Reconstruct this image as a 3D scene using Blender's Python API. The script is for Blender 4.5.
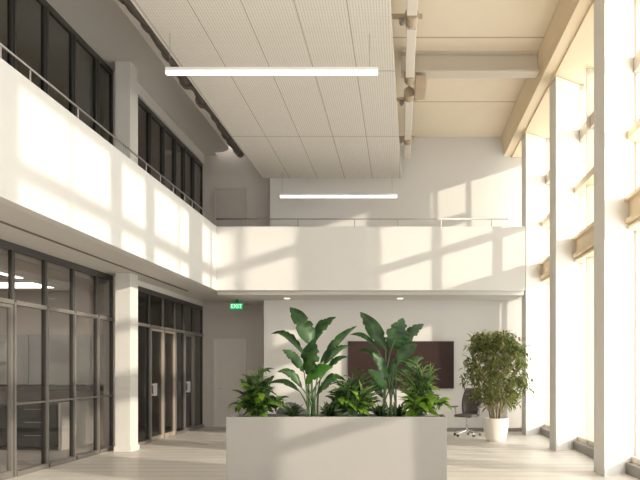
import bpy, bmesh, math, random
from mathutils import Vector, Matrix

for o in list(bpy.data.objects):
    bpy.data.objects.remove(o, do_unlink=True)
S = bpy.context.scene
C = S.collection
R = math.radians

# ---------------------------------------------------------------- camera
F = 720.0
cd = bpy.data.cameras.new('camera'); cam = bpy.data.objects.new('camera', cd); C.objects.link(cam)
cam.location = (0, 0, 1.5); cam.rotation_euler = (R(90), 0, 0)
cd.sensor_fit = 'HORIZONTAL'; cd.sensor_width = 36; cd.lens = 36 * F / 640
cd.shift_x = -80 / 640; cd.shift_y = 130 / 640
cd.clip_start = 0.05; cd.clip_end = 300
S.camera = cam

# ---------------------------------------------------------------- light
w = bpy.data.worlds.new('world'); S.world = w; w.use_nodes = True
bg = w.node_tree.nodes['Background']
bg.inputs[0].default_value = (1.0, 0.975, 0.935, 1); bg.inputs[1].default_value = 3.7
sd = bpy.data.lights.new('sun', 'SUN'); sun = bpy.data.objects.new('sun', sd); C.objects.link(sun)
sd.energy = 4.5; sd.color = (1.0, 0.88, 0.735); sd.angle = R(1.1)
SUN = Vector((-1.0, 0.55, -0.305)).normalized()
sun.rotation_euler = SUN.to_track_quat('-Z', 'Y').to_euler()
sun.location = (20, -8, 12)
vs = S.view_settings
vs.view_transform = 'Standard'; vs.look = 'None'; vs.gamma = 1.0; vs.use_curve_mapping = False
vs.exposure = 0.08

# ---------------------------------------------------------------- materials
def mat(name, col, rough=0.6, metal=0.0, emit=None, es=0.0, noise=0.0, nscale=6.0, bump=0.0, bscale=60.0, spec=None):
    m = bpy.data.materials.new(name); m.use_nodes = True
    nt = m.node_tree; b = nt.nodes['Principled BSDF']
    b.inputs['Base Color'].default_value = (*col, 1)
    b.inputs['Roughness'].default_value = rough; b.inputs['Metallic'].default_value = metal
    if spec is not None: b.inputs['Specular IOR Level'].default_value = spec
    if emit: b.inputs['Emission Color'].default_value = (*emit, 1); b.inputs['Emission Strength'].default_value = es
    tc = nt.nodes.new('ShaderNodeTexCoord')
    if noise:
        n = nt.nodes.new('ShaderNodeTexNoise'); n.inputs['Scale'].default_value = nscale; n.inputs['Detail'].default_value = 4
        mx = nt.nodes.new('ShaderNodeMix'); mx.data_type = 'RGBA'
        mx.inputs[6].default_value = (*[c * (1 - noise) for c in col], 1)
        mx.inputs[7].default_value = (*[min(1, c * (1 + noise)) for c in col], 1)
        nt.links.new(tc.outputs['Object'], n.inputs['Vector']); nt.links.new(n.outputs[0], mx.inputs[0])
        nt.links.new(mx.outputs[2], b.inputs['Base Color'])
    if bump:
        n2 = nt.nodes.new('ShaderNodeTexNoise'); n2.inputs['Scale'].default_value = bscale
        bp = nt.nodes.new('ShaderNodeBump'); bp.inputs['Strength'].default_value = bump; bp.inputs['Distance'].default_value = 0.01
        nt.links.new(tc.outputs['Object'], n2.inputs['Vector']); nt.links.new(n2.outputs[0], bp.inputs['Height'])
        nt.links.new(bp.outputs[0], b.inputs['Normal'])
    return m

def glass(name, tint, refl=1.0, rough=0.0):
    m = bpy.data.materials.new(name); m.use_nodes = True; nt = m.node_tree
    nt.nodes.remove(nt.nodes['Principled BSDF']); out = nt.nodes['Material Output']
    t = nt.nodes.new('ShaderNodeBsdfTransparent'); t.inputs[0].default_value = (*tint, 1)
    g = nt.nodes.new('ShaderNodeBsdfGlossy'); g.inputs['Color'].default_value = (refl, refl, refl, 1); g.inputs['Roughness'].default_value = rough
    ge = nt.nodes.new('ShaderNodeNewGeometry'); dt = nt.nodes.new('ShaderNodeVectorMath'); dt.operation = 'DOT_PRODUCT'
    nt.links.new(ge.outputs['Incoming'], dt.inputs[0]); nt.links.new(ge.outputs['Normal'], dt.inputs[1])
    def mth(op, a, v):
        q = nt.nodes.new('ShaderNodeMath'); q.operation = op
        if op == 'SUBTRACT': q.inputs[0].default_value = v; nt.links.new(a, q.inputs[1])
        else:
            nt.links.new(a, q.inputs[0])
            if v is not None: q.inputs[1].default_value = v
        return q.outputs[0]
    c_ = mth('POWER', mth('SUBTRACT', mth('ABSOLUTE', dt.outputs['Value'], None), 1.0), 5.0)
    f = nt.nodes.new('ShaderNodeMath'); f.operation = 'MULTIPLY_ADD'; f.inputs[1].default_value = .95; f.inputs[2].default_value = .04
    nt.links.new(c_, f.inputs[0])
    mx = nt.nodes.new('ShaderNodeMixShader')
    nt.links.new(f.outputs[0], mx.inputs[0]); nt.links.new(t.outputs[0], mx.inputs[1]); nt.links.new(g.outputs[0], mx.inputs[2])
    nt.links.new(mx.outputs[0], out.inputs[0])
    return m

def striped(name, col, dark, axis, period, width, offset=0.0, rough=0.6, noise=0.04, extra=None):
    """thin dark joints at a fixed period along one object axis"""
    m = mat(name, col, rough); nt = m.node_tree; b = nt.nodes['Principled BSDF']
    tc = nt.nodes.new('ShaderNodeTexCoord'); sp = nt.nodes.new('ShaderNodeSeparateXYZ')
    nt.links.new(tc.outputs['Object'], sp.inputs[0])
    def lines(ax, per, wid, off):
        a = nt.nodes.new('ShaderNodeMath'); a.operation = 'ADD'; a.inputs[1].default_value = -off + 1000 * per
        nt.links.new(sp.outputs[ax], a.inputs[0])
        mo = nt.nodes.new('ShaderNodeMath'); mo.operation = 'MODULO'; mo.inputs[1].default_value = per
        nt.links.new(a.outputs[0], mo.inputs[0])
        lt = nt.nodes.new('ShaderNodeMath'); lt.operation = 'LESS_THAN'; lt.inputs[1].default_value = wid
        nt.links.new(mo.outputs[0], lt.inputs[0]); return lt.outputs[0]
    f = lines(axis, period, width, offset)
    if extra:
        g = lines(*extra); mm = nt.nodes.new('ShaderNodeMath'); mm.operation = 'MAXIMUM'
        nt.links.new(f, mm.inputs[0]); nt.links.new(g, mm.inputs[1]); f = mm.outputs[0]
    n = nt.nodes.new('ShaderNodeTexNoise'); n.inputs['Scale'].default_value = 3.0; n.inputs['Detail'].default_value = 5
    nt.links.new(tc.outputs['Object'], n.inputs['Vector'])
    m1 = nt.nodes.new('ShaderNodeMix'); m1.data_type = 'RGBA'
    m1.inputs[6].default_value = (*[c * (1 - noise) for c in col], 1); m1.inputs[7].default_value = (*[min(1, c * (1 + noise)) for c in col], 1)
    nt.links.new(n.outputs[0], m1.inputs[0])
    m2 = nt.nodes.new('ShaderNodeMix'); m2.data_type = 'RGBA'; m2.inputs[7].default_value = (*dark, 1)
    nt.links.new(f, m2.inputs[0]); nt.links.new(m1.outputs[2], m2.inputs[6]); nt.links.new(m2.outputs[2], b.inputs['Base Color'])
    return m, nt, b, tc, m2

M = {}
M['white'] = mat('white_plaster', (0.705, 0.69, 0.665), 0.75, noise=0.015, nscale=1.5, bump=0.03, bscale=40)
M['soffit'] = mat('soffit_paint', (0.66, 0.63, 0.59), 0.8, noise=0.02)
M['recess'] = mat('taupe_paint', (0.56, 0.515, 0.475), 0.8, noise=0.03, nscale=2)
M['column'] = mat('column_plaster', (0.76, 0.745, 0.71), 0.75, noise=0.012, nscale=2)
M['grey_column'] = mat('pillar_plaster', (0.64, 0.62, 0.58), 0.75, noise=0.02, nscale=2)
M['beam'] = mat('cream_steel', (0.80, 0.66, 0.46), 0.5, noise=0.02)  # golden glare is put into the steel colour
M['cream'] = mat('cream_frame', (0.60, 0.54, 0.45), 0.45, noise=0.02)
M['darkframe'] = mat('dark_bronze_frame', (0.050, 0.046, 0.043), 0.4, noise=0.05)
M['greyframe'] = mat('grey_aluminium', (0.23, 0.212, 0.195), 0.35, metal=0.4, noise=0.03)
M['beigeframe'] = mat('sunlit_beige_frame', (0.45, 0.385, 0.31), 0.4, metal=0.2, noise=0.03)  # sunlight on the beige frames is put into this colour
M['steel'] = mat('brushed_steel', (0.42, 0.405, 0.385), 0.3, metal=0.8, noise=0.03, nscale=30)
M['chrome'] = mat('chrome', (0.75, 0.74, 0.72), 0.15, metal=1.0, noise=0.01)
M['handle'] = mat('pale_handle', (0.78, 0.76, 0.72), 0.35, metal=0.3, noise=0.01)
M['winglass'] = glass('clear_window_glass', (0.93, 0.94, 0.93), 0.9)
M['offglass'] = glass('grey_office_glass', (0.84, 0.835, 0.83), 0.6)
M['dimglass'] = glass('dark_door_glass', (0.58, 0.58, 0.575), 0.7)
M['upglass'] = glass('smoked_office_glass', (0.80, 0.80, 0.79), 0.7)
M['doorpaint'] = mat('grey_door_paint', (0.64, 0.60, 0.555), 0.6, noise=0.02)
M['updoor'] = mat('taupe_door_paint', (0.50, 0.46, 0.42), 0.6, noise=0.02)
M['planter'] = mat('grey_planter_laminate', (0.335, 0.325, 0.31), 0.55, noise=0.02, nscale=2)
M['soil'] = mat('dark_soil', (0.035, 0.025, 0.018), 0.95, noise=0.4, nscale=40, bump=0.8)
M['tv'] = mat('tv_screen', (0.042, 0.022, 0.018), 0.3, noise=0.03, spec=0.12)
M['tvframe'] = mat('tv_bezel', (0.03, 0.022, 0.02), 0.4, noise=0.05)
M['lampbody'] = mat('lamp_housing', (0.78, 0.77, 0.74), 0.4, noise=0.01)
M['lamp'] = mat('lamp_diffuser', (1, 1, 1), 0.5, emit=(1, 0.97, 0.9), es=1.6, noise=0.005)
M['officelamp'] = mat('office_lamp_diffuser', (1, 1, 1), 0.5, emit=(1, 0.94, 0.86), es=4.5, noise=0.005)
M['downlight'] = mat('downlight_lens', (1, 1, 1), 0.5, emit=(1, 0.93, 0.8), es=2.2, noise=0.005)
M['duct'] = mat('galvanised_duct', (0.17, 0.155, 0.14), 0.5, metal=0.3, noise=0.15, nscale=12)
M['warmpipe'] = mat('cream_pipe', (0.80, 0.74, 0.66), 0.45, noise=0.04)
M['warmduct'] = mat('tan_bracket', (0.50, 0.40, 0.29), 0.5, noise=0.1)
M['slot'] = mat('slot_black', (0.16, 0.14, 0.125), 0.7, noise=0.05)
M['exitgreen'] = mat('exit_green', (0.02, 0.35, 0.14), 0.5, emit=(0.04, 0.72, 0.27), es=0.55, noise=0.01)
M['exitwhite'] = mat('exit_letters', (0.9, 1, 0.9), 0.5, emit=(0.55, 1, 0.7), es=0.9, noise=0.005)
M['exitbody'] = mat('exit_housing', (0.03, 0.13, 0.06), 0.5, noise=0.02)
M['mesh'] = mat('grey_chair_mesh', (0.115, 0.10, 0.10), 0.8, noise=0.1, nscale=60, bump=0.3, bscale=300)
M['plastic'] = mat('dark_plastic', (0.09, 0.082, 0.08), 0.5, noise=0.05)
M['armfabric'] = mat('slate_fabric', (0.10, 0.105, 0.12), 0.9, noise=0.1, nscale=50, bump=0.2, bscale=200)
M['pot'] = mat('cream_ceramic_pot', (0.80, 0.77, 0.72), 0.45, noise=0.015)
M['cane'] = mat('tan_cane_bark', (0.30, 0.24, 0.13), 0.7, noise=0.25, nscale=30)
M['counter'] = mat('charcoal_cabinet', (0.05, 0.052, 0.056), 0.5, noise=0.05)
M['cabwhite'] = mat('white_cabinet', (0.82, 0.79, 0.74), 0.5, noise=0.02)
M['board'] = mat('grey_wall_panel', (0.42, 0.42, 0.41), 0.5, noise=0.03)
M['officewall'] = mat('office_wall_paint', (0.56, 0.51, 0.46), 0.8, noise=0.02)
M['darkwall'] = mat('upper_office_paint', (0.60, 0.58, 0.56), 0.8, noise=0.03)
M['ledge'] = mat('grey_shelf', (0.13, 0.12, 0.115), 0.6, noise=0.03)

def leafmat(name, c1, c2, trans=0.35, scale=5.0, rough=0.42):
    m = bpy.data.materials.new(name); m.use_nodes = True; nt = m.node_tree
    b = nt.nodes['Principled BSDF']; out = nt.nodes['Material Output']
    tc = nt.nodes.new('ShaderNodeTexCoord'); n = nt.nodes.new('ShaderNodeTexNoise'); n.inputs['Scale'].default_value = scale
    cr = nt.nodes.new('ShaderNodeValToRGB'); cr.color_ramp.elements[0].position = 0.35; cr.color_ramp.elements[1].position = 0.68
    cr.color_ramp.elements[0].color = (*c1, 1); cr.color_ramp.elements[1].color = (*c2, 1)
    nt.links.new(tc.outputs['Object'], n.inputs['Vector']); nt.links.new(n.outputs[0], cr.inputs[0])
    nt.links.new(cr.outputs[0], b.inputs['Base Color']); b.inputs['Roughness'].default_value = rough
    tr = nt.nodes.new('ShaderNodeBsdfTranslucent'); nt.links.new(cr.outputs[0], tr.inputs[0])
    mx = nt.nodes.new('ShaderNodeMixShader'); mx.inputs[0].default_value = trans
    nt.links.new(b.outputs[0], mx.inputs[1]); nt.links.new(tr.outputs[0], mx.inputs[2]); nt.links.new(mx.outputs[0], out.inputs[0])
    return m
M['leafbig'] = leafmat('paradise_leaf', (0.010, 0.042, 0.010), (0.040, 0.125, 0.020), 0.22, 7)
M['leafbiglit'] = leafmat('lit_paradise_leaf', (0.05, 0.19, 0.018), (0.11, 0.30, 0.035), 0.35, 3)  # brighter copy of the leaf green, sunlight put into the colour
M['midrib'] = mat('leaf_midrib', (0.20, 0.36, 0.09), 0.5, noise=0.1)
M['stalk'] = leafmat('leaf_stalk', (0.03, 0.08, 0.02), (0.10, 0.17, 0.05), 0.1, 6)
M['bush'] = leafmat('bush_leaf', (0.010, 0.034, 0.009), (0.065, 0.13, 0.032), 0.22, 16)
M['lime'] = leafmat('lime_leaf', (0.12, 0.27, 0.02), (0.26, 0.42, 0.05), 0.4, 9)
M['frond'] = leafmat('frond_leaf', (0.10, 0.21, 0.05), (0.28, 0.40, 0.14), 0.35, 6)
M['tree'] = leafmat('ficus_leaf', (0.08, 0.115, 0.025), (0.32, 0.345, 0.12), 0.4, 5)

# floor: pale planks with joints, drawn wider and darker in place of shadow stripes
M['floor'], nt, b, tc, m2 = striped('pale_floor_planks', (0.66, 0.62, 0.57), (0.34, 0.315, 0.285), 1, 0.42, 0.03, 0.1, 0.42, 0.06)
# roof deck: cream sheets with joints, golden glow put into their colour
M['deck'] = striped('cream_roof_deck', (0.82, 0.72, 0.57), (0.50, 0.40, 0.28), 1, 3.1, 0.05, 12.9 - 31, 0.7, 0.03)[0]
# canopy: perforated acoustic panels
m, nt, b, tc, m2 = striped('perforated_panel', (0.70, 0.66, 0.60), (0.30, 0.265, 0.23), 0, 0.68, 0.012, -3.41, 0.8, 0.03, extra=(1, 3.2, 0.025, 14.6))
vo = nt.nodes.new('ShaderNodeTexVoronoi'); vo.inputs['Scale'].default_value = 26; vo.inputs['Randomness'].default_value = 0.0
nt.links.new(tc.outputs['Object'], vo.inputs['Vector'])
lt = nt.nodes.new('ShaderNodeMath'); lt.operation = 'LESS_THAN'; lt.inputs[1].default_value = 0.30
nt.links.new(vo.outputs['Distance'], lt.inputs[0])
mx = nt.nodes.new('ShaderNodeMix'); mx.data_type = 'RGBA'; mx.inputs[7].default_value = (0.27, 0.24, 0.20, 1)
nt.links.new(lt.outputs[0], mx.inputs[0]); nt.links.new(m2.outputs[2], mx.inputs[6]); nt.links.new(mx.outputs[2], b.inputs['Base Color'])
M['canopy'] = m

# ---------------------------------------------------------------- mesh helpers
def box(bm, x0, x1, y0, y1, z0, z1):
    v = [bm.verts.new((x, y, z)) for x in (x0, x1) for y in (y0, y1) for z in (z0, z1)]
    for f in ((0, 1, 3, 2), (4, 6, 7, 5), (0, 4, 5, 1), (2, 3, 7, 6), (0, 2, 6, 4), (1, 5, 7, 3)):
        bm.faces.new([v[i] for i in f])
def prism(bm, pts, a0, a1, axis='z'):
    """pts 2-D polygon; extruded along axis"""
    def P(p, a):
        return (p[0], p[1], a) if axis == 'z' else ((p[0], a, p[1]) if axis == 'y' else (a, p[0], p[1]))
    lo = [bm.verts.new(P(p, a0)) for p in pts]; hi = [bm.verts.new(P(p, a1)) for p in pts]
    n = len(pts); bm.faces.new(lo); bm.faces.new(hi[::-1])
    for i in range(n): bm.faces.new((lo[i], lo[(i + 1) % n], hi[(i + 1) % n], hi[i]))
def tube(bm, pts, r, seg=8, caps=True):
    pts = [Vector(p) for p in pts]; rings = []
    rr = r if isinstance(r, (list, tuple)) else [r] * len(pts)
    up = None
    for i, p in enumerate(pts):
        d = (pts[min(i + 1, len(pts) - 1)] - pts[max(i - 1, 0)])
        d = d.normalized() if d.length > 1e-9 else Vector((0, 0, 1))
        if up is None:
            up = d.cross(Vector((0, 0, 1)) if abs(d.z) < 0.9 else Vector((1, 0, 0))).normalized()
        a = (up - d * up.dot(d)).normalized(); bb = d.cross(a); up = a
        rings.append([bm.verts.new(p + (a * math.cos(t) + bb * math.sin(t)) * rr[i]) for t in [2 * math.pi * k / seg for k in range(seg)]])
    for i in range(len(rings) - 1):
        for k in range(seg):
            bm.faces.new((rings[i][k], rings[i][(k + 1) % seg], rings[i + 1][(k + 1) % seg], rings[i + 1][k]))
    if caps: bm.faces.new(rings[0][::-1]); bm.faces.new(rings[-1])
def lathe(bm, prof, cx, cy, seg=32, z0=0.0):
    rings = []
    for r, z in prof:
        rings.append([bm.verts.new((cx + r * math.cos(2 * math.pi * k / seg), cy + r * math.sin(2 * math.pi * k / seg), z0 + z)) for k in range(seg)])
    for i in range(len(rings) - 1):
        for k in range(seg):
            bm.faces.new((rings[i][k], rings[i][(k + 1) % seg], rings[i + 1][(k + 1) % seg], rings[i + 1][k]))
    bm.faces.new(rings[0][::-1]); bm.faces.new(rings[-1])
def obj(name, bm, m, parent=None, bevel=0, smooth=False, recalc=True):
    if recalc: bmesh.ops.recalc_face_normals(bm, faces=bm.faces)
    me = bpy.data.meshes.new(name); bm.to_mesh(me); bm.free()
    o = bpy.data.objects.new(name, me); C.objects.link(o)
    for x in (m if isinstance(m, list) else [m]): me.materials.append(x)
    if parent:
        o.parent = parent; o.location = -Vector(parent.location) if not parent.get('local') else (0, 0, 0)
    if bevel:
        b = o.modifiers.new('edge', 'BEVEL'); b.width = bevel; b.segments = 2; b.limit_method = 'ANGLE'
    if smooth:
        for p in me.polygons: p.use_smooth = True
    return o
def mk(fn):
    bm = bmesh.new(); fn(bm); return bm
def B(*a):
    bm = bmesh.new(); box(bm, *a); return bm
def tag(o, label=None, cat=None, group=None, kind=None):
    if label: o['label'] = label
    if cat: o['category'] = cat
    if group: o['group'] = group
    if kind: o['kind'] = kind
    return o
def empty(name, loc, label, cat, group=None, kind=None, local=False, rz=0):
    o = bpy.data.objects.new(name, None); C.objects.link(o); o.location = loc; o.empty_display_size = 0.1
    o.rotation_euler = (0, 0, rz)
    if local: o['local'] = 1
    return tag(o, label, cat, group, kind)
def struct(name, bm, m, label, cat, bevel=0):
    return tag(obj(name, bm, m, bevel=bevel), label, cat, kind='structure')
def at(px, py, Y):
    return Vector(((px - 400) / F * Y, Y, 1.5 + (370 - py) / F * Y))

YN = -9.0       # how far the hall is built behind the camera
# ---------------------------------------------------------------- structure
struct('floor', B(-10.2, 3.9, YN, 19.2, -0.2, 0), M['floor'], 'pale plank floor striped with sunlight', 'floor')
struct('ceiling', B(-4.3, 3.8, YN, 19.2, 7.47, 7.7), M['deck'], 'cream roof deck over the atrium', 'ceiling')
bm = bmesh.new()
# gallery soffit with a rounded end corner
pts = [(-10.2, YN), (-4.37, YN), (-4.37, 17.9)]
pts += [(-4.37 - 0.45 + 0.45 * math.cos(t), 18.3 + 0.45 * math.sin(t)) for t in [k * math.pi / 2 / 6 for k in range(7)]]
pts += [(-4.82, 19.0), (-10.2, 19.0)]
prism(bm, pts, 7.16, 7.47)
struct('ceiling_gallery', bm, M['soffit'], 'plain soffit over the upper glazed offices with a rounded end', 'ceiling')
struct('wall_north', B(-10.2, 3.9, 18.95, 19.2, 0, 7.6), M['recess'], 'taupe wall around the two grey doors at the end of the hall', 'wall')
struct('wall_gallery', B(-3.33, 3.8, 18.46, 18.94, 3.66, 7.47), M['white'], 'sunlit wall behind the bridge railing', 'wall')
struct('wall_screen', B(-3.32, 3.8, 17.56, 18.94, 0, 3.2), M['white'], 'white wall carrying the wall television', 'wall')
struct('wall_west', B(-10.2, -10.0, YN, 18.94, 0, 7.16), M['officewall'], 'outer wall of the offices', 'wall')
struct('baseboard_screen', B(-3.33, 3.3, 17.535, 17.558, 0, 0.09), M['greyframe'], 'thin grey baseboard under the wall television', 'baseboard')

bm = bmesh.new()
box(bm, -10.0, -4.24, YN, 16.3, 3.28, 3.65)
box(bm, -10.0, -4.12, 16.3, 18.94, 3.28, 3.65)
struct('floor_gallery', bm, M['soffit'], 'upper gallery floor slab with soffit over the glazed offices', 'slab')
struct('wall_parapet_left', B(-4.24, -4.10, YN, 16.24, 3.28, 4.71), M['white'], 'long white parapet of the side gallery with window shadows', 'parapet wall', bevel=0.008)
struct('wall_parapet_back', B(-4.10, 2.80, 16.10, 16.24, 3.28, 4.71), M['white'], 'white parapet of the bridge across the hall', 'parapet wall', bevel=0.008)
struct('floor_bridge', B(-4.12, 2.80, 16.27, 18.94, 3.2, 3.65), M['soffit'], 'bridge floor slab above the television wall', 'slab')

# stone column between the two office fronts
bm = bmesh.new(); box(bm, -5.22, -4.94, 13.19, 13.58, 0, 3.28); box(bm, -5.24, -4.92, 13.17, 13.60, 0, 0.1)
struct('column', bm, M['grey_column'], 'square pillar between the two glazed offices', 'column', bevel=0.006)
struct('column', B(-5.22, -4.94, 13.19, 13.58, 3.65, 7.16), M['grey_column'], 'upper square pillar behind the side gallery railing', 'column', bevel=0.006)
struct('wall_return_lower', B(-5.60, -5.12, 13.61, 13.80, 0, 3.28), M['grey_column'], 'short return wall behind the lower square pillar', 'wall')
struct('wall_return_upper', B(-5.60, -5.12, 13.61, 13.80, 3.65, 7.16), M['grey_column'], 'short return wall behind the upper square pillar', 'wall')
struct('wall_header_lower', B(-5.30, -5.18, 13.81, 18.94, 3.17, 3.279), M['soffit'], 'low header above the double door glazing', 'wall')
struct('wall_header_upper', B(-5.30, -5.14, 13.81, 18.94, 6.92, 7.15), M['soffit'], 'header above the far upper glazing', 'wall')

# ---------------------------------------------------------------- office glazing
def glazed(name, label, X, ys, z0, z1, trans, rail, gm, fm, doors=(), wide=0.07, sill=True, tm=None):
    e = empty(name, (X, ys[0], z0), label, 'glazing', kind='structure')
    bm = bmesh.new()
    box(bm, X - .03, X + .03, ys[0], ys[-1], z1 - .10, z1)
    for i, y in enumerate(ys):
        ww = wide if 0 < i < len(ys) - 1 else wide * .8
        y0 = max(ys[0], y - ww / 2); y1 = min(ys[-1], y + ww / 2)
        box(bm, X - .03, X + .03, y0, y1, z0 + .001, z1 - .10)
    obj('window_frame', bm, fm, e)
    bm = bmesh.new()
    if trans: 
        for a, b_ in zip(ys[:-1], ys[1:]):
            box(bm, X - .02, X + .058, a + wide / 2, b_ - wide / 2, trans - .03, trans + .03)
    for a, b_ in zip(ys[:-1], ys[1:]):
        if rail and not any(abs(a - d) < .01 for d in doors):
            box(bm, X - .015, X + .055, a + wide / 2, b_ - wide / 2, rail - .012, rail + .012)
        if sill and not any(abs(a - d) < .01 for d in doors):
            box(bm, X - .02, X + .075, a + wide / 2, b_ - wide / 2, z0 + .001, z0 + .07)
    for y in ys[1:-1]:
        box(bm, X + .031, X + .06, y - .022, y + .022, z0 + .001, (trans or z1 - .1))
    obj('rail_frame', bm, tm or (M['greyframe'] if z0 == 0 else M['darkframe']), e)
    for a, b_ in zip(ys[:-1], ys[1:]):
        lo = (trans + .03) if any(abs(a - d) < .01 for d in doors) else z0 + .05
        obj('pane', B(X - .006, X + .006, a + wide / 2, b_ - wide / 2, lo, z1 - .09), gm, e)
    return e
G1 = [round(10.10 + .935 * k, 3) for k in range(-6, 4)] + [13.60]
glazed('window_1', 'dark framed glass front of the office with the counter', -5.45, G1, 0, 3.28, 2.45, 1.02, M['offglass'], M['darkframe'], doors=(G1[5],))
G2 = [13.81, 14.93, 15.79, 16.62, 17.31, 18.09, 18.94]
glazed('window_2', 'dark glass front around the pale framed double door', -5.22, G2, 0, 3.17, 2.41, None, M['dimglass'], M['darkframe'], doors=(14.93, 15.79, 17.31))
glazed('window_3', 'upper dark glazing nearer than the upper square pillar', -5.45, G1, 3.65, 7.16, None, None, M['upglass'], M['darkframe'], wide=.10)
glazed('window_4', 'upper dark glazing beyond the upper square pillar', -5.22, G2, 3.65, 6.92, None, None, M['upglass'], M['darkframe'], wide=.07)

def glass_door(name, label, X, y0, y1, h, fm, gm, handle_y, group=None, lh=.26):
    e = empty(name, (X, (y0 + y1) / 2, 0), label, 'glass door', kind='structure')
    bm = bmesh.new(); t = .045
    box(bm, X - .02, X + .045, y0, y0 + t, .01, h); box(bm, X - .02, X + .045, y1 - t, y1, .01, h)
    box(bm, X - .02, X + .045, y0 + t, y1 - t, h - t, h); box(bm, X - .02, X + .045, y0 + t, y1 - t, .01, .10)
    obj('door_frame', bm, fm, e)
    obj('pane', B(X - .006, X + .006, y0 + t, y1 - t, .10, h - t), gm, e)
    if handle_y:
        bm = bmesh.new(); hx = X + .045; w2 = .06
        box(bm, hx + .04, hx + .065, handle_y - w2 - .018, handle_y - w2 + .018, 1.22 - lh, 1.22)
        box(bm, hx + .04, hx + .065, handle_y + w2 - .018, handle_y + w2 + .018, 1.22 - lh, 1.22)
        box(bm, hx + .04, hx + .065, handle_y - w2, handle_y + w2, 1.19, 1.22)
        box(bm, hx + .04, hx + .065, handle_y - w2, handle_y + w2, 1.22 - lh, 1.25 - lh)
        box(bm, hx, hx + .045, handle_y - .012 - w2, handle_y + .012 - w2, 1.18, 1.21)
        box(bm, hx, hx + .045, handle_y - .012 - w2, handle_y + .012 - w2, 1.23 - lh, 1.26 - lh)
        obj('door_handle', bm, M['handle'], e)
    return e
glass_door('door_1', 'pale framed glass door leaf beside the square pillar, with square pull handle', -5.22, 14.97, 15.785, 2.37, M['beigeframe'], M['dimglass'], 15.07)
glass_door('door_2', 'pale framed glass door leaf without handle, further from the square pillar', -5.22, 15.795, 16.585, 2.37, M['beigeframe'], M['dimglass'], None)
glass_door('door_3', 'grey framed glass door with pull handle next to the end wall', -5.22, 17.35, 18.055, 2.37, M['greyframe'], M['dimglass'], 17.48)
glass_door('door_4', 'grey framed office door cut by the edge of the photo', -5.45, G1[5] + .04, G1[6] - .04, 2.41, M['greyframe'], M['offglass'], None)

def solid_door(name, label, x0, x1, z0, h, Y, fm, dm):
    e = empty(name, ((x0 + x1) / 2, Y, z0), label, 'door', kind='structure')
    bm = bmesh.new(); t = .06
    box(bm, x0, x0 + t, Y - .05, Y - .001, z0 + .001, z0 + h); box(bm, x1 - t, x1, Y - .05, Y - .001, z0 + .001, z0 + h); box(bm, x0 + t, x1 - t, Y - .05, Y - .001, z0 + h - t, z0 + h)
    obj('door_frame', bm, fm, e)
    obj('door_panel', B(x0 + t, x1 - t, Y - .02, Y - .001, z0 + .005, z0 + h - t), dm, e)
    bm = bmesh.new(); tube(bm, [(x0 + .13, Y - .02, z0 + 1.02), (x0 + .13, Y - .07, z0 + 1.02), (x0 + .24, Y - .07, z0 + 1.02)], .009)
    obj('door_handle', bm, M['steel'], e)
    return e
solid_door('door_5', 'plain grey door below the green exit sign', -4.90, -4.04, 0, 2.32, 18.95, M['soffit'], M['doorpaint'])
solid_door('door_6', 'dim taupe door on the upper gallery', -4.90, -4.02, 3.65, 2.65, 18.95, M['updoor'], M['updoor'])

# ---------------------------------------------------------------- offices inside
struct('wall_office_partition', B(-9.98, -5.5, 14.86, 15.0, 0, 3.28), M['officewall'], 'office back wall behind the charcoal counter', 'wall')
struct('wall_office_south', B(-9.98, -5.4, 3.6, 3.8, 0, 7.16), M['officewall'], 'office wall behind the viewer', 'wall')
struct('wall_office_upper', B(-9.98, -9.8, 3.85, 18.9, 3.65, 7.1), M['darkwall'], 'dark wall inside the upper offices', 'wall')
e = empty('wall_cabinet', (-7.6, 14.7, 1.16), 'row of grey wall panels above the office counter', 'cabinet')
for k in range(4):
    obj('door', B(-9.3 + k * .86, -9.3 + k * .86 + .85, 14.70, 14.845, 1.20, 2.22), M['board'], e, bevel=.004)
obj('shelf', B(-9.4, -5.62, 14.60, 14.855, 1.08, 1.17), M['ledge'], e)
e = empty('counter', (-8.0, 13.4, 0), 'charcoal office counter with white end panel behind the glass', 'counter')
obj('body', B(-9.7, -6.36, 13.45, 14.855, .06, .84), M['counter'], e)
for k in range(3):
    d = obj('drawer', B(-7.2, -6.4, 13.425, 13.448, .1 + k * .245, .33 + k * .245), M['counter'], e, bevel=.004)
    obj('handle', B(-7.0, -6.6, 13.405, 13.425, .27 + k * .245, .285 + k * .245), M['steel'], d).location = (0, 0, 0)
for k in range(2):
    obj('door', B(-8.9 + k * .85, -8.08 + k * .85, 13.425, 13.448, .1, .82), M['counter'], e, bevel=.004)
obj('worktop', B(-9.7, -6.36, 13.40, 14.855, .84, .88), M['ledge'], e)
obj('end_panel', B(-6.355, -6.31, 13.39, 14.855, 0.001, .89), M['cabwhite'], e, bevel=.006)
o = struct('ceiling_office_lower', B(-9.98, -5.55, 3.85, 14.85, 3.12, 3.27), M['officewall'], 'office ceiling behind the glass', 'ceiling')
e = empty('office_light', (-6.42, 11.2, 3.12), 'slim linear lamp on the office ceiling behind the glass', 'ceiling light')
obj('housing', B(-6.47, -6.37, 9.6, 12.2, 3.06, 3.118), M['lampbody'], e)
obj('diffuser', B(-6.465, -6.375, 9.62, 12.18, 3.045, 3.06), M['officelamp'], e)
e = empty('ceiling_panel_light', (-7.5, 13.4, 3.12), 'broad warm light panel on the office ceiling behind the glass', 'ceiling light')
obj('frame', B(-8.6, -6.6, 13.0, 13.85, 3.08, 3.118), M['lampbody'], e)
obj('diffuser', B(-8.56, -6.64, 13.04, 13.81, 3.07, 3.08), M['officelamp'], e)

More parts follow.
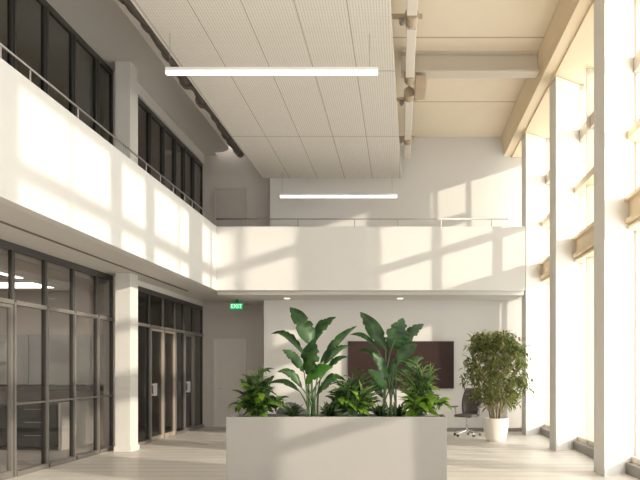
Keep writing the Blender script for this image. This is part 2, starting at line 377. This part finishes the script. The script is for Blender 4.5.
for k, y in enumerate((5.6, 8.6)):  # added panels, out of view, to brighten the offices
    e = empty('ceiling_panel_light', (-7.4, y, 3.12), ['added office light panel, unseen, brightening the office', 'second added office light panel, unseen, brightening the office'][k], 'ceiling light')
    obj('frame', B(-8.4, -6.4, y - .45, y + .45, 3.08, 3.118), M['lampbody'], e)
    obj('diffuser', B(-8.36, -6.44, y - .41, y + .41, 3.07, 3.08), M['officelamp'], e)
# ---------------------------------------------------------------- window wall
CY = [16.47, 13.30, 10.13]
names = ['furthest white window pier, touching the bridge parapet', 'middle white window pier, second from the television wall', 'nearest white window pier, third from the television wall']
for i, y in enumerate(CY):
    bm = bmesh.new()
    prism(bm, [(2.88, y), (3.48, y + .46), (3.56, y + .46), (3.45, y + .53), (2.88, y + .57)], 0.0, 6.93)
    struct('column', bm, M['column'], names[i], 'column')
SY = [7.49, 6.08, 3.20, .30, -2.6, -5.5, -8.4]  # unseen posts, spaced unevenly to set the sun and shade on the planter
for i, y in enumerate(SY):
    struct('column', B(3.34, 3.56, y, y + .32, 0, 6.93), M['column'], 'unseen slim window post %s, placed to shape the sunlight' % ('nearest the angled piers' if i == 0 else 'number %d from the angled piers' % (i + 1)), 'column')
bays = [(17.01, 18.44)] + [(CY[i + 1] + .58, CY[i] + .46) for i in range(2)] + [(SY[0] + .32, CY[2] + .46)] + [(SY[i + 1] + .32, SY[i]) for i in range(len(SY) - 1)]
for i, (y0, y1) in enumerate(bays):
    lab = ['window bay beyond the furthest pier', 'window bay between the furthest and middle piers', 'window bay between the middle and nearest piers'][i] if i < 3 else 'window bay %d outside the view' % (i + 1)
    zb = 0
    if i == 0: y1 = 17.54
    e = empty('window_%d' % (5 + i), (3.45, y0, 0), lab, 'window', kind='structure')
    bm = bmesh.new(); box(bm, 3.27, 3.56, y0 + .005, y1 - .005, 0.001, .16)
    obj('sill', bm, M['greyframe'], e)
    bm = bmesh.new()
    n = 4 if i in (1, 2) else (2 if y1 - y0 > 1.6 else 1)
    for k in range(n + 1):
        yy = y0 + .03 + (y1 - y0 - .06) * k / n
        box(bm, 3.36 if i in (1, 2) else 3.45, 3.52, yy - .022, yy + .022, .16, 6.93)
    box(bm, 3.38, 3.52, y0 + .06, y1 - .06, .161, .24)
    obj('window_frame', bm, M['cream'], e)
    bm = bmesh.new()
    box(bm, 3.26, 3.56, y0 + .005, y1 - .005, 3.95, 4.0); box(bm, 3.33, 3.50, y0 + .005, y1 - .005, 3.68, 3.95)
    box(bm, 3.26, 3.56, y0 + .005, y1 - .005, 3.62, 3.68); box(bm, 3.30, 3.56, y0 + .005, y1 - .005, 3.54, 3.58)
    obj('lower_beam', bm, M['beam'], e)
    obj('upper_beam', B(3.30, 3.54, y0 + .005, y1 - .005, 4.84, 4.97), M['beam'], e)
    if i >= 4: obj('added_mid_rail', B(3.42, 3.52, y0 + .005, y1 - .005, 1.95, 2.11), M['cream'], e)  # rail added in the unseen bays for the shadow band it casts
    obj('added_transom', B(3.42, 3.52, y0 + .005, y1 - .005, 5.85, 6.08), M['cream'], e)  # added crossbar, made deep so its shadow band shows on the parapets
    obj('pane', B(3.455, 3.465, y0 + .005, y1 - .005, .16, 6.93), M['winglass'], e)
bm = bmesh.new()
box(bm, 3.40, 3.8, 17.56, 18.45, 3.22, 3.65)
struct('trim_1', bm, M['white'], 'slab edge closing the window line behind the bridge', 'trim')
bm = bmesh.new(); box(bm, 3.45, 3.46, 17.56, 18.45, 3.66, 6.93)
struct('window_20', bm, M['winglass'], 'glass pane at the end of the bridge', 'window')
# stepped box beam over the windows
prism(bm := bmesh.new(), [(2.58, 7.46), (2.66, 7.20), (2.66, 6.98), (2.86, 6.98), (2.86, 6.94), (3.8, 6.94), (3.8, 7.46)], YN, 18.45, 'y')
struct('beam', bm, M['beam'], 'long cream edge beam running above the tall windows', 'beam')
for i, y in enumerate([13.62, 10.30, 7.05]):
    bm = bmesh.new()
    box(bm, .02, 2.60, y - .02, y + .02, 7.12, 7.44); box(bm, .02, 2.60, y - .15, y + .15, 7.08, 7.12); box(bm, .02, 2.60, y - .15, y + .15, 7.44, 7.469)
    struct('beam', bm, M['cream'], ['cream steel roof beam in view under the roof deck', 'cream steel roof beam just above the frame', 'cream steel roof beam over the viewer'][i], 'beam')

# ---------------------------------------------------------------- canopy and services
bm = bmesh.new(); prism(bm, [(-3.48, 5.2), (-.16, 5.2), (-.13, 9.2), (.03, 17.78), (-3.41, 17.78)], 6.24, 6.36)
o = obj('ceiling_canopy', bm, M['canopy']); tag(o, 'large perforated acoustic panel hanging under the roof', 'acoustic panel', kind='structure')
for x, y in ((-3.1, 8), (-.5, 8), (-3.1, 15.5), (-.5, 15.5)):
    bm = bmesh.new(); tube(bm, [(x, y, 6.355), (x, y, 7.475)], .012)
    obj('rod', bm, M['steel'], o)
rnd = random.Random(4)
def service(name, label, cat, X, Z, y0, y1, r, m, wob=.0):
    e = empty(name, (X, y0, Z), label, cat)
    n = int((y1 - y0) / .5); pts = [(X + rnd.uniform(-wob, wob), y0 + (y1 - y0) * k / n, Z + rnd.uniform(-wob, wob)) for k in range(n + 1)]
    bm = bmesh.new(); tube(bm, pts, r, 12); obj('pipe', bm, m, e, smooth=True)
    for k in range(1, n, 2):
        x_, y_, z_ = pts[k]
        bm = bmesh.new(); tube(bm, [(x_, y_ - .06, z_), (x_, y_ + .06, z_)], r * 1.35, 12); obj('collar', bm, M['duct'] if X < -1 else M['warmduct'], e)
        bm = bmesh.new(); box(bm, x_ - .012, x_ + .012, y_ - .012, y_ + .012, z_ + r, 7.475); obj('hanger', bm, M['duct'] if X < -1 else M['warmduct'], e)
    return e
service('duct', 'grey flexible duct in the dark gap beside the perforated panel', 'duct', -3.86, 6.78, 5.5, 17.6, .10, M['duct'], .05)
service('conduit', 'thin grey conduit in the dark gap under the gallery soffit', 'conduit', -3.62, 6.62, 5.5, 17.4, .035, M['duct'], .02)
e = empty('pipe_run', (.17, 9, 6.9), 'cream pipe run under the roof deck beside the perforated panel', 'pipe')
for y0, y1 in ((8.2, 10.9), (11.35, 13.2), (14.35, 16.8), (17.1, 18.3)):
    bm = bmesh.new(); box(bm, .10, .26, y0, y1, 6.86, 7.0); obj('tray', bm, M['warmpipe'], e, bevel=.01)
for y in (11.1, 13.35, 14.2, 16.95):
    bm = bmesh.new(); tube(bm, [(.18, y - .15, 6.93), (.18, y + .15, 6.93)], .10, 14); obj('collar', bm, M['warmduct'], e)
    bm = bmesh.new(); box(bm, .16, .20, y - .02, y + .02, 7.0, 7.475); obj('hanger', bm, M['warmduct'], e)
e = empty('junction_box', (.35, 13.9, 6.9), 'tan service box under the roof deck beside the cream pipe run', 'service box')
obj('body', B(.28, .5, 13.45, 14.15, 6.80, 7.02), M['warmduct'], e, bevel=.02)
bm = bmesh.new(); box(bm, .38, .41, 13.8, 13.83, 7.02, 7.475); obj('hanger', bm, M['warmduct'], e)
for k, y in enumerate((11.3, 14.75, 17.2)):
    e = empty('pipe_bracket', (0, y, 7.0), ['tan cross bracket with clamp nearest the cream roof beam', 'tan cross bracket with clamp behind the tan service box', 'tan cross bracket with clamp near the sunlit wall'][k], 'bracket')
    obj('bar', B(-.35, .35, y - .03, y + .03, 7.02, 7.08), M['warmduct'], e)
    obj('rod', B(-.30, -.27, y - .015, y + .015, 7.08, 7.475), M['warmduct'], e)
    bm = bmesh.new(); tube(bm, [(.03, y - .05, 6.97), (.03, y + .05, 6.97)], .045, 12); obj('clamp', bm, M['steel'], e)

def linear_lamp(label, x0, x1, Y, z, h, top):
    e = empty('linear_pendant_light', ((x0 + x1) / 2, Y, z), label, 'pendant light', 'linear lamps hung under the perforated panel')
    obj('housing', B(x0, x1, Y - .035, Y + .035, z + h * .52, z + h), M['lampbody'], e, bevel=.004)
    obj('diffuser', B(x0 + .005, x1 - .005, Y - .034, Y + .034, z, z + h * .52), M['lamp'], e, bevel=.006)
    for xx in (x0 + .06, x1 - .12):
        bm = bmesh.new(); tube(bm, [(xx, Y, z + h), (xx, Y, top)], .004, 6); obj('wire', bm, M['steel'], e)
linear_lamp('nearer and longer of the two linear lamps, its end past the perforated panel', -3.30, -.31, 10.14, 5.66, .095, 6.241)
linear_lamp('smaller linear lamp hanging before the sunlit upper wall', -2.88, -.07, 17.27, 5.63, .095, 6.241)

# soffit slot and downlights
e = empty('air_slot', (-4.78, 10, 3.28), 'long dark slot in the gallery soffit over the office fronts', 'air slot')
obj('body', B(-4.80, -4.755, 4, 16.2, 3.268, 3.281), M['slot'], e)
for X, lab in ((-2.67, 'small round downlight in the bridge soffit beside the exit sign'), (0.0, 'small round downlight in the bridge soffit over the television')):
    e = empty('downlight', (X, 17.0, 3.2), lab, 'downlight', 'downlights in the bridge soffit')
    bm = bmesh.new(); lathe(bm, [(.09, -.012), (.09, .001)], X, 17.0, 20, 3.2); obj('trim_ring', bm, M['lampbody'], e)
    bm = bmesh.new(); lathe(bm, [(.07, -.018), (.07, -.012)], X, 17.0, 20, 3.2); obj('lens', bm, M['downlight'], e)

# exit sign
e = empty('exit_sign', (-3.98, 17.3, 3.06), 'green lit exit sign hanging under the soffit', 'exit sign')
ex, ey, ez = -3.945, 17.36, 2.96
obj('housing', B(ex - .16, ex + .16, ey, ey + .05, ez - .005, ez + .155), M['exitbody'], e, bevel=.006)
obj('face', B(ex - .15, ex + .15, ey - .006, ey, ez + .005, ez + .145), M['exitgreen'], e)
obj('bracket', B(ex - .04, ex + .04, ey + .01, ey + .03, ez + .155, 3.201), M['exitbody'], e)
cu = bpy.data.curves.new('exit_text', 'FONT'); cu.body = 'EXIT'; cu.size = .135; cu.align_x = 'CENTER'; cu.align_y = 'CENTER'; cu.extrude = .002
to = bpy.data.objects.new('exit_text', cu); C.objects.link(to)
me = bpy.data.meshes.new_from_object(to.evaluated_get(bpy.context.evaluated_depsgraph_get())); bpy.data.objects.remove(to)
lo = bpy.data.objects.new('lettering', me); C.objects.link(lo); me.materials.clear(); me.materials.append(M['exitwhite'])
lo.parent = e; lo.rotation_euler = (R(90), 0, 0); lo.location = Vector((ex, ey - .008, ez + .075)) - e.location

# ---------------------------------------------------------------- railings
def railing(label, a, b_, posts, z0=4.71, z1=4.89):
    e = empty('railing', a, label, 'railing')
    bm = bmesh.new(); tube(bm, [(a[0], a[1], z1), (b_[0], b_[1], z1)], .014, 10); obj('handrail', bm, M['steel'], e, smooth=True)
    for p in posts:
        bm = bmesh.new(); tube(bm, [(p[0], p[1], z0 + .001), (p[0], p[1], z1 - .01)], .010, 8); obj('post', bm, M['steel'], e)
LP = [3.6, 4.5, 5.4, 6.3, 7.5, 8.1, 9.3, 10.85, 11.8, 12.5, 13.2, 13.9, 14.4, 15.2, 16.0]
railing('steel railing along the side gallery parapet', (-4.16, 3.0, 4.71), (-4.16, 16.1, 4.71), [(-4.16, y) for y in LP])
railing('steel railing on the bridge parapet', (-4.12, 16.17, 4.71), (2.44, 16.17, 4.71), [((x - 400) / 44.5, 16.17) for x in (242.5, 298, 354.7, 398, 441, 491.5, 508.5)])

# ---------------------------------------------------------------- television
e = empty('television', (.02, 17.5, 1.06), 'large dark wall television behind the planter', 'television')
obj('body', B(-1.27, 1.31, 17.47, 17.53, 1.05, 2.20), M['tvframe'], e, bevel=.006)
obj('screen', B(-1.25, 1.29, 17.462, 17.469, 1.07, 2.18), M['tv'], e)
obj('wall_mount', B(-.3, .3, 17.53, 17.562, 1.4, 1.9), M['plastic'], e)

# ---------------------------------------------------------------- planter
PX0, PX1, PY0, PY1, PH = -2.23, .60, 9.23, 9.86, .90
e = empty('planter', ((PX0 + PX1) / 2, (PY0 + PY1) / 2, 0), 'long pale grey rectangular planter box full of green plants', 'planter')
bm = bmesh.new()
t = .03
box(bm, PX0, PX1, PY0, PY0 + t, .0, PH); box(bm, PX0, PX1, PY1 - t, PY1, .0, PH)
box(bm, PX0, PX0 + t, PY0 + t, PY1 - t, 0, PH); box(bm, PX1 - t, PX1, PY0 + t, PY1 - t, 0, PH)
box(bm, PX0 + t, PX1 - t, PY0 + t, PY1 - t, 0, .06)
obj('box', bm, M['planter'], e, bevel=.004)
so = obj('soil', B(PX0 + t, PX1 - t, PY0 + t, PY1 - t, .07, PH - .03), M['soil'], e); so['kind'] = 'stuff'
ZS = PH - .03

# ---------------------------------------------------------------- leaves
def leaf(bm, base, tip, width, sag=0.0, face=Vector((0, -1, .3)), fold=.18, seg=7, prof=None, wav=0.0, mi=0, jag=None, droop=0.0):
    base = Vector(base); tip = Vector(tip); L = (tip - base).length
    ax = (tip - base) / L; side = ax.cross(face)
    if side.length < 1e-4: side = ax.cross(Vector((1, 0, 0)))
    side.normalize(); nrm = side.cross(ax).normalized()
    rows = []
    for i in range(seg + 1):
        t = i / seg
        wv = (math.sin(math.pi * min(1, t * .97 + .03) ** .8) ** .75 if prof is None else prof(t)) * width / 2
        wv = max(wv, width * .01)
        c = base + ax * L * t + Vector((0, 0, 1)) * (sag * 4 * t * (1 - t)) - nrm * droop * L * t * t
        wl = wr_ = wv
        if jag:
            if jag.random() < .22: wl *= jag.uniform(.62, .85)
            if jag.random() < .22: wr_ *= jag.uniform(.62, .85)
        u = wav * math.sin(t * 11 + base.x * 9) * wv
        rows.append([bm.verts.new(c - side * wl + nrm * (fold * wv + u)), bm.verts.new(c), bm.verts.new(c + side * wr_ + nrm * (fold * wv - u))])
    for i in range(seg):
        for k in (0, 1):
            f = bm.faces.new((rows[i][k], rows[i][k + 1], rows[i + 1][k + 1], rows[i + 1][k])); f.material_index = mi; f.smooth = True

def paradise(label, root, leaves, group):
    e = empty('bird_of_paradise', root, label, 'plant', group)
    rr = random.Random(int(root[0] * 100))
    for (bx, by, tx, ty, wpx, dy, sag, lit) in leaves:
        Y0 = root[1]
        b0 = at(bx, by, Y0 + dy * .4); t0 = at(tx, ty, Y0 + dy)
        fx = rr.uniform(-.7, .7)
        bm = bmesh.new()
        def prof(t): return max(0.02, math.sin(math.pi * (t ** .78)) ** .8) if t < 1 else .02
        leaf(bm, b0, t0, wpx * .9 / F * Y0, sag + .02, Vector((fx, -1, .55)), .34, 22, prof, .16, jag=rr)
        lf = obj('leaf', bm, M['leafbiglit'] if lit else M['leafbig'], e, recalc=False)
        sm = lf.modifiers.new('thick', 'SOLIDIFY'); sm.thickness = .002
        # midrib and stalk
        bm = bmesh.new(); L = t0 - b0
        pts = []
        r0 = Vector((root[0] + rr.uniform(-.09, .09), root[1] + rr.uniform(-.07, .07), root[2] - .01))
        for k in range(9):
            s = k / 8; p = r0.lerp(b0, s); p += Vector((0, 0, 1)) * 0
            out = Vector((b0.x - r0.x, b0.y - r0.y, 0)) * (-.35 * math.sin(math.pi * s))
            pts.append(p + out)
        for k in range(1, 9):
            s = k / 9; pts.append(b0 + L * s + Vector((0, 0, sag * 4 * s * (1 - s))) + Vector((0, .004, -.002)))
        rad = [.015 - .008 * k / 8 for k in range(9)] + [.006 * (1 - k / 9) + .001 for k in range(1, 9)]
        tube(bm, pts, rad, 7); obj('stem', bm, M['stalk'], e, smooth=True)
    return e
PY = 9.55
L1 = [  # base px, tip px, width px, depth offset, sag, lit (brighter green)
 (312, 346, 290, 307, 22, .0, .02, 0), (312, 344, 336, 317, 15, .10, .04, 0), (304, 355, 271, 334, 9, .05, .10, 0),
 (304, 372, 282, 350, 11, -.08, .04, 0), (309, 376, 315, 338, 23, -.12, .0, 0), (320, 364, 357, 326, 9, .12, .05, 0),
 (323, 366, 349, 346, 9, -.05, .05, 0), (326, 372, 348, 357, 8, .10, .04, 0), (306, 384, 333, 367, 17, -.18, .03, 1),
 (302, 388, 277, 372, 10, -.15, .07, 0), (300, 392, 268, 384, 7, .05, .06, 0), (322, 384, 346, 381, 9, .0, .05, 0), (318, 394, 338, 380, 9, -.1, .04, 0)]
paradise('bird of paradise plant with tall narrow leaves nearest the exit sign, before the white wall', at(312, 417, PY) * 1.0, [l for l in L1], 'tall bird of paradise plants in the planter')
L2 = [
 (386, 350, 360, 312, 17, .08, .02, 0), (391, 350, 403, 318, 27, -.05, .0, 0), (398, 350, 424, 324, 14, .12, .03, 0),
 (379, 352, 349, 335, 7, .0, .07, 0), (396, 366, 417, 344, 15, -.08, .03, 0), (384, 366, 355, 352, 9, .15, .07, 0),
 (386, 380, 372, 352, 13, -.12, .03, 0), (400, 376, 424, 358, 10, .15, .05, 0), (386, 390, 368, 370, 13, -.15, .03, 0), (392, 385, 396, 357, 13, .1, .0, 0), (384, 398, 362, 380, 10, .08, .04, 0)]
paradise('bird of paradise plant with a broad upright leaf, standing in front of the television', at(390, 417, PY), L2, 'tall bird of paradise plants in the planter')

def bush(label, px, py_top, wpx, seed, group, fr=0.25, lime=.25, Y=9.5):
    rr = random.Random(seed); root = at(px, 417, Y); root.z = ZS
    H = at(px, py_top, Y).z - ZS; W = wpx / F * Y / 2
    e = empty('leafy_bush', root, label, 'plant', group)
    st = bmesh.new(); g = bmesh.new(); l_ = bmesh.new(); fr_ = bmesh.new()
    n = 34
    for i in range(n):
        a = rr.uniform(0, 2 * math.pi); tilt = rr.uniform(0, 1) ** .7
        hx = math.cos(a) * W * tilt * .8; hy = math.sin(a) * min(.24, W) * tilt * .75
        hz = H * (1 - .80 * tilt ** 1.5) * rr.uniform(.62, .96)
        r0 = root + Vector((rr.uniform(-.06, .06), rr.uniform(-.05, .05), -.01)); top = root + Vector((hx, hy, hz))
        pts = [r0.lerp(top, s) + Vector((0, 0, .12 * math.sin(math.pi * s) * tilt)) for s in (0, .25, .5, .75, 1)]
        tube(st, pts, [.006, .005, .005, .004, .003], 5)
        frond = rr.random() < fr and tilt < .75
        for j in range(13 if frond else 11):
            s = .18 + .82 * j / 11; s = min(s, 1)
            k = min(int(s * 4), 3); p = pts[k].lerp(pts[k + 1], s * 4 - k)
            az = rr.uniform(0, 2 * math.pi) if not frond else (a + (1 if j % 2 else -1) * rr.uniform(.5, 1.2))
            el = rr.uniform(-.75, .75) * (1.1 - .4 * tilt) if not frond else rr.uniform(.2, .9)
            Ln = rr.uniform(.15, .27) * (1.05 if frond else 1)
            d = Vector((math.cos(az) * math.cos(el), math.sin(az) * math.cos(el) * .8, math.sin(el)))
            tip = p + d * Ln
            tip.x = max(root.x - W, min(root.x + W, tip.x)); tip.y = max(PY0 - .07, min(PY1 + .05, tip.y)); tip.z = min(tip.z, ZS + H); tip.z = max(tip.z, ZS + .02)
            if (tip - p).length < .05: continue
            low = (p.z - ZS) < .55 * H
            face = Vector((rr.uniform(-.4, .4), -.5, 1))
            if frond: leaf(fr_, p, tip, .024, .012, face, .2, 4)
            elif rr.random() < lime and low and p.y < root.y + .08: leaf(l_, p, tip + Vector((0, -.03, -.04)), .085, .03, face, .15, 6)
            else: leaf(g, p, tip, rr.uniform(.045, .07), .03, face, .2, 5)
    obj('stem', st, M['stalk'], e); obj('foliage', g, M['bush'], e, recalc=False)
    if len(l_.faces): tag(obj('lime_foliage', l_, M['lime'], e, recalc=False), 'lime green young leaves')
    else: l_.free()
    if len(fr_.faces): tag(obj('frond', fr_, M['frond'], e, recalc=False), 'narrow feathery leaves')
    else: fr_.free()
    return e
GB = 'low leafy bushes in the planter'
bush('dark leafy bush at the planter end nearest the exit sign', 260, 362, 64, 11, GB, .18, .20)
bush('dense leafy bush between the two bird of paradise plants', 353, 365, 58, 5, GB, .15, .12)
bush('bright feathery bush at the planter end nearest the office chair', 420, 355, 66, 23, GB, .6, .5, 9.48)
def low(label, px, seed, n=60):
    rr = random.Random(seed); root = at(px, 417, 9.62); root.z = ZS
    e = empty('low_fern', root, label, 'plant', 'low ferns between the larger plants')
    g = bmesh.new()
    for i in range(n):
        a = rr.uniform(0, 2 * math.pi); el = rr.uniform(.15, 1.2); Ln = rr.uniform(.10, .24)
        d = Vector((math.cos(a) * math.cos(el), .7 * math.sin(a) * math.cos(el), math.sin(el)))
        leaf(g, root + Vector((0, 0, -.005)), root + d * Ln, .03, .02, Vector((0, -.5, 1)), .2, 4)
    obj('foliage', g, M['bush'], e, recalc=False)
low('low dark fern between the end bush and the tall plant, on the exit sign side', 293, 1)
low('low dark fern beside the stems of the tall plant before the white wall', 330, 2)
low('low dark fern beneath the tall plant in front of the television', 380, 3, 90)
low('low dark fern between the broad leaved tall plant and the bright feathery bush', 398, 7, 80)

# ---------------------------------------------------------------- potted tree
TX, TY = 2.02, 15.2
e = empty('potted_tree', (TX, TY, 0), 'bushy potted ficus tree with several thin stems beside the window pier', 'potted tree')
bm = bmesh.new(); lathe(bm, [(.19, .0), (.20, .01), (.235, .12), (.265, .30), (.275, .47), (.275, .49), (.255, .49), (.250, .42)], TX, TY, 40)
obj('pot', bm, M['pot'], e, smooth=True).modifiers.new('es', 'EDGE_SPLIT').split_angle = R(50)
bm = bmesh.new(); lathe(bm, [(.24, .40), (.245, .44)], TX, TY, 24); o = obj('soil', bm, M['soil'], e); o['kind'] = 'stuff'
rr = random.Random(8); fo = bmesh.new(); tips = []
for i in range(8):
    a = i * 2.399; r0 = .05 + .09 * rr.random()
    p0 = Vector((TX + r0 * math.cos(a), TY + r0 * math.sin(a), .43)); sp = .1 + .42 * rr.random()
    top = Vector((TX + sp * math.cos(a), TY + sp * .8 * math.sin(a), rr.uniform(1.75, 2.2)))
    pts = [p0.lerp(top, s) + Vector((rr.uniform(-.02, .02), rr.uniform(-.02, .02), 0)) for s in [k / 6 for k in range(7)]]
    bm = bmesh.new(); tube(bm, pts, [.019, .018, .016, .014, .011, .008, .004], 7); obj('stem', bm, M['cane'], e, smooth=True)
def clump(c, n, rad):
    for _ in range(n):
        a = rr.uniform(0, 2 * math.pi); el = rr.uniform(-1.1, .9)
        p = c + Vector((rr.gauss(0, rad), rr.gauss(0, rad), rr.gauss(0, rad * .9)))
        d = Vector((math.cos(a) * math.cos(el), math.sin(a) * math.cos(el), math.sin(el) - .25)).normalized()
        leaf(fo, p, p + d * rr.uniform(.11, .18), rr.uniform(.03, .048), .012, Vector((rr.uniform(-.6, .6), rr.uniform(-.8, .3), 1)), .2, 3)
br = bmesh.new()
for i in range(190):
    u = rr.random(); z = .74 + 1.50 * u ** .85
    R_ = .70 * (math.sin(math.pi * min(1, max(0, (z - .38) / 2.05))) ** .5)
    a = rr.uniform(0, 2 * math.pi); q = rr.random() ** .45
    if z < .95: q = max(q * .8, .3)
    c = Vector((TX + R_ * q * math.cos(a), TY + R_ * q * math.sin(a), z))
    clump(c, 19, .062)
    tube(br, [Vector((TX + .2 * q * math.cos(a), TY + .2 * q * math.sin(a), max(.6, z - .35))), c], [.006, .003], 5)
obj('branch', br, M['cane'], e)
obj('foliage', fo, M['tree'], e, recalc=False)

# ---------------------------------------------------------------- office chair (built around its own base, facing -X)
def office_chair(loc, rz, label):
    e = empty('office_chair', loc, label, 'chair', local=True, rz=rz)
    bm = bmesh.new()
    prism(bm, [(-.24, -.22), (.20, -.24), (.24, 0), (.20, .24), (-.24, .22), (-.28, 0)], .44, .50)
    o = obj('seat', bm, M['mesh'], e, bevel=.025)
    # curved backrest
    bm = bmesh.new(); n = 8; rows = []
    for i in range(9):
        t = i / 8; z = .50 + .58 * t; wd = .22 * (.82 + .25 * math.sin(math.pi * min(1, t * 1.1))) * (1 if t < .85 else 1 - (t - .85) * 1.8)
        xb = .22 + .05 * math.sin(t * math.pi * .9) + .10 * t
        rows.append([(xb - .055 * (2 * k / n - 1) ** 2, wd * (2 * k / n - 1), z) for k in range(n + 1)])
    vv = [[bm.verts.new(p) for p in r] for r in rows]
    for i in range(8):
        for k in range(n): bm.faces.new((vv[i][k], vv[i][k + 1], vv[i + 1][k + 1], vv[i + 1][k]))
    o = obj('backrest', bm, M['mesh'], e, smooth=True); s_ = o.modifiers.new('t', 'SOLIDIFY'); s_.thickness = .035; s_.offset = 0
    bm = bmesh.new(); tube(bm, [(.0, 0, .42), (.2, 0, .42), (.30, 0, .50), (.32, 0, .75)], .02); obj('back_support', bm, M['plastic'], e)
    for sy in (-1, 1):
        bm = bmesh.new(); tube(bm, [(.05, sy * .2, .44), (.05, sy * .29, .47), (.03, sy * .30, .64)], .016); tube(bm, [(.03, sy * .3, .64), (-.02, sy * .3, .65)], .016)
        a = obj('armrest', bm, M['steel'], e)
        bm = bmesh.new(); box(bm, -.17, .13, sy * .30 - .035, sy * .30 + .035, .65, .68); p = obj('pad', bm, M['plastic'], a, bevel=.012); p.location = (0, 0, 0)
    bm = bmesh.new(); tube(bm, [(0, 0, .08), (0, 0, .26)], .03, 12); tube(bm, [(0, 0, .25), (0, 0, .44)], .018, 12); obj('gas_lift', bm, M['chrome'], e)
    for k in range(5):
        a = 2 * math.pi * k / 5 + .3; x, y = .30 * math.cos(a), .30 * math.sin(a)
        bm = bmesh.new(); tube(bm, [(0, 0, .13), (x, y, .075)], [.022, .013]); obj('leg', bm, M['chrome'], e)
        bm = bmesh.new()
        for s_ in (-.014, .014):
            ox, oy = -math.sin(a) * s_, math.cos(a) * s_
            tube(bm, [(x + ox * .4, y + oy * .4, .03), (x + ox * 1.6, y + oy * 1.6, .03)], .029, 12)
        obj('caster', bm, M['plastic'], e)
    return e
office_chair((1.52, 16.35, 0), R(62), 'grey mesh office chair with chrome star base beside the potted tree')
# low lounge chairs behind the planter
def armchair(loc, rz, label):
    e = empty('armchair', loc, label, 'armchair', 'low grey armchairs behind the planter', local=True, rz=rz)
    bm = bmesh.new(); n = 18; t0, t1 = -.15 * math.pi, 1.15 * math.pi; rows = []
    for i in range(n + 1):
        a = t0 + (t1 - t0) * i / n; hh = .58 + .33 * math.sin(max(0, min(math.pi, a))) ** 1.2
        ro, ri = .36, .29
        rows.append([bm.verts.new((r * math.cos(a), r * math.sin(a), z)) for r, z in ((ri, .2), (ri, hh - .03), ((ri + ro) / 2, hh), (ro, hh - .03), (ro, .2))])
    for i in range(n):
        for k in range(5): bm.faces.new((rows[i][k], rows[i][(k + 1) % 5], rows[i + 1][(k + 1) % 5], rows[i + 1][k]))
    bm.faces.new(rows[0]); bm.faces.new(rows[-1][::-1])
    obj('backrest', bm, M['armfabric'], e, smooth=True)
    bm = bmesh.new(); lathe(bm, [(.27, .18), (.285, .2), (.285, .42), (.26, .45)], 0, 0, 28); obj('seat', bm, M['armfabric'], e, smooth=True)
    for k in range(4):
        a = math.pi / 4 + k * math.pi / 2
        bm = bmesh.new(); tube(bm, [(.2 * math.cos(a), .2 * math.sin(a), .19), (.25 * math.cos(a), .25 * math.sin(a), .0)], [.018, .012]); obj('leg', bm, M['plastic'], e)
armchair((-1.98, 13.6, 0), R(170), 'low grey armchair behind the end bush and the first tall plant')
armchair((-1.22, 13.9, 0), R(190), 'low grey armchair seen between the tall plant stems and the middle bush')

for o in bpy.data.objects:
    if 'local' in o: del o['local']
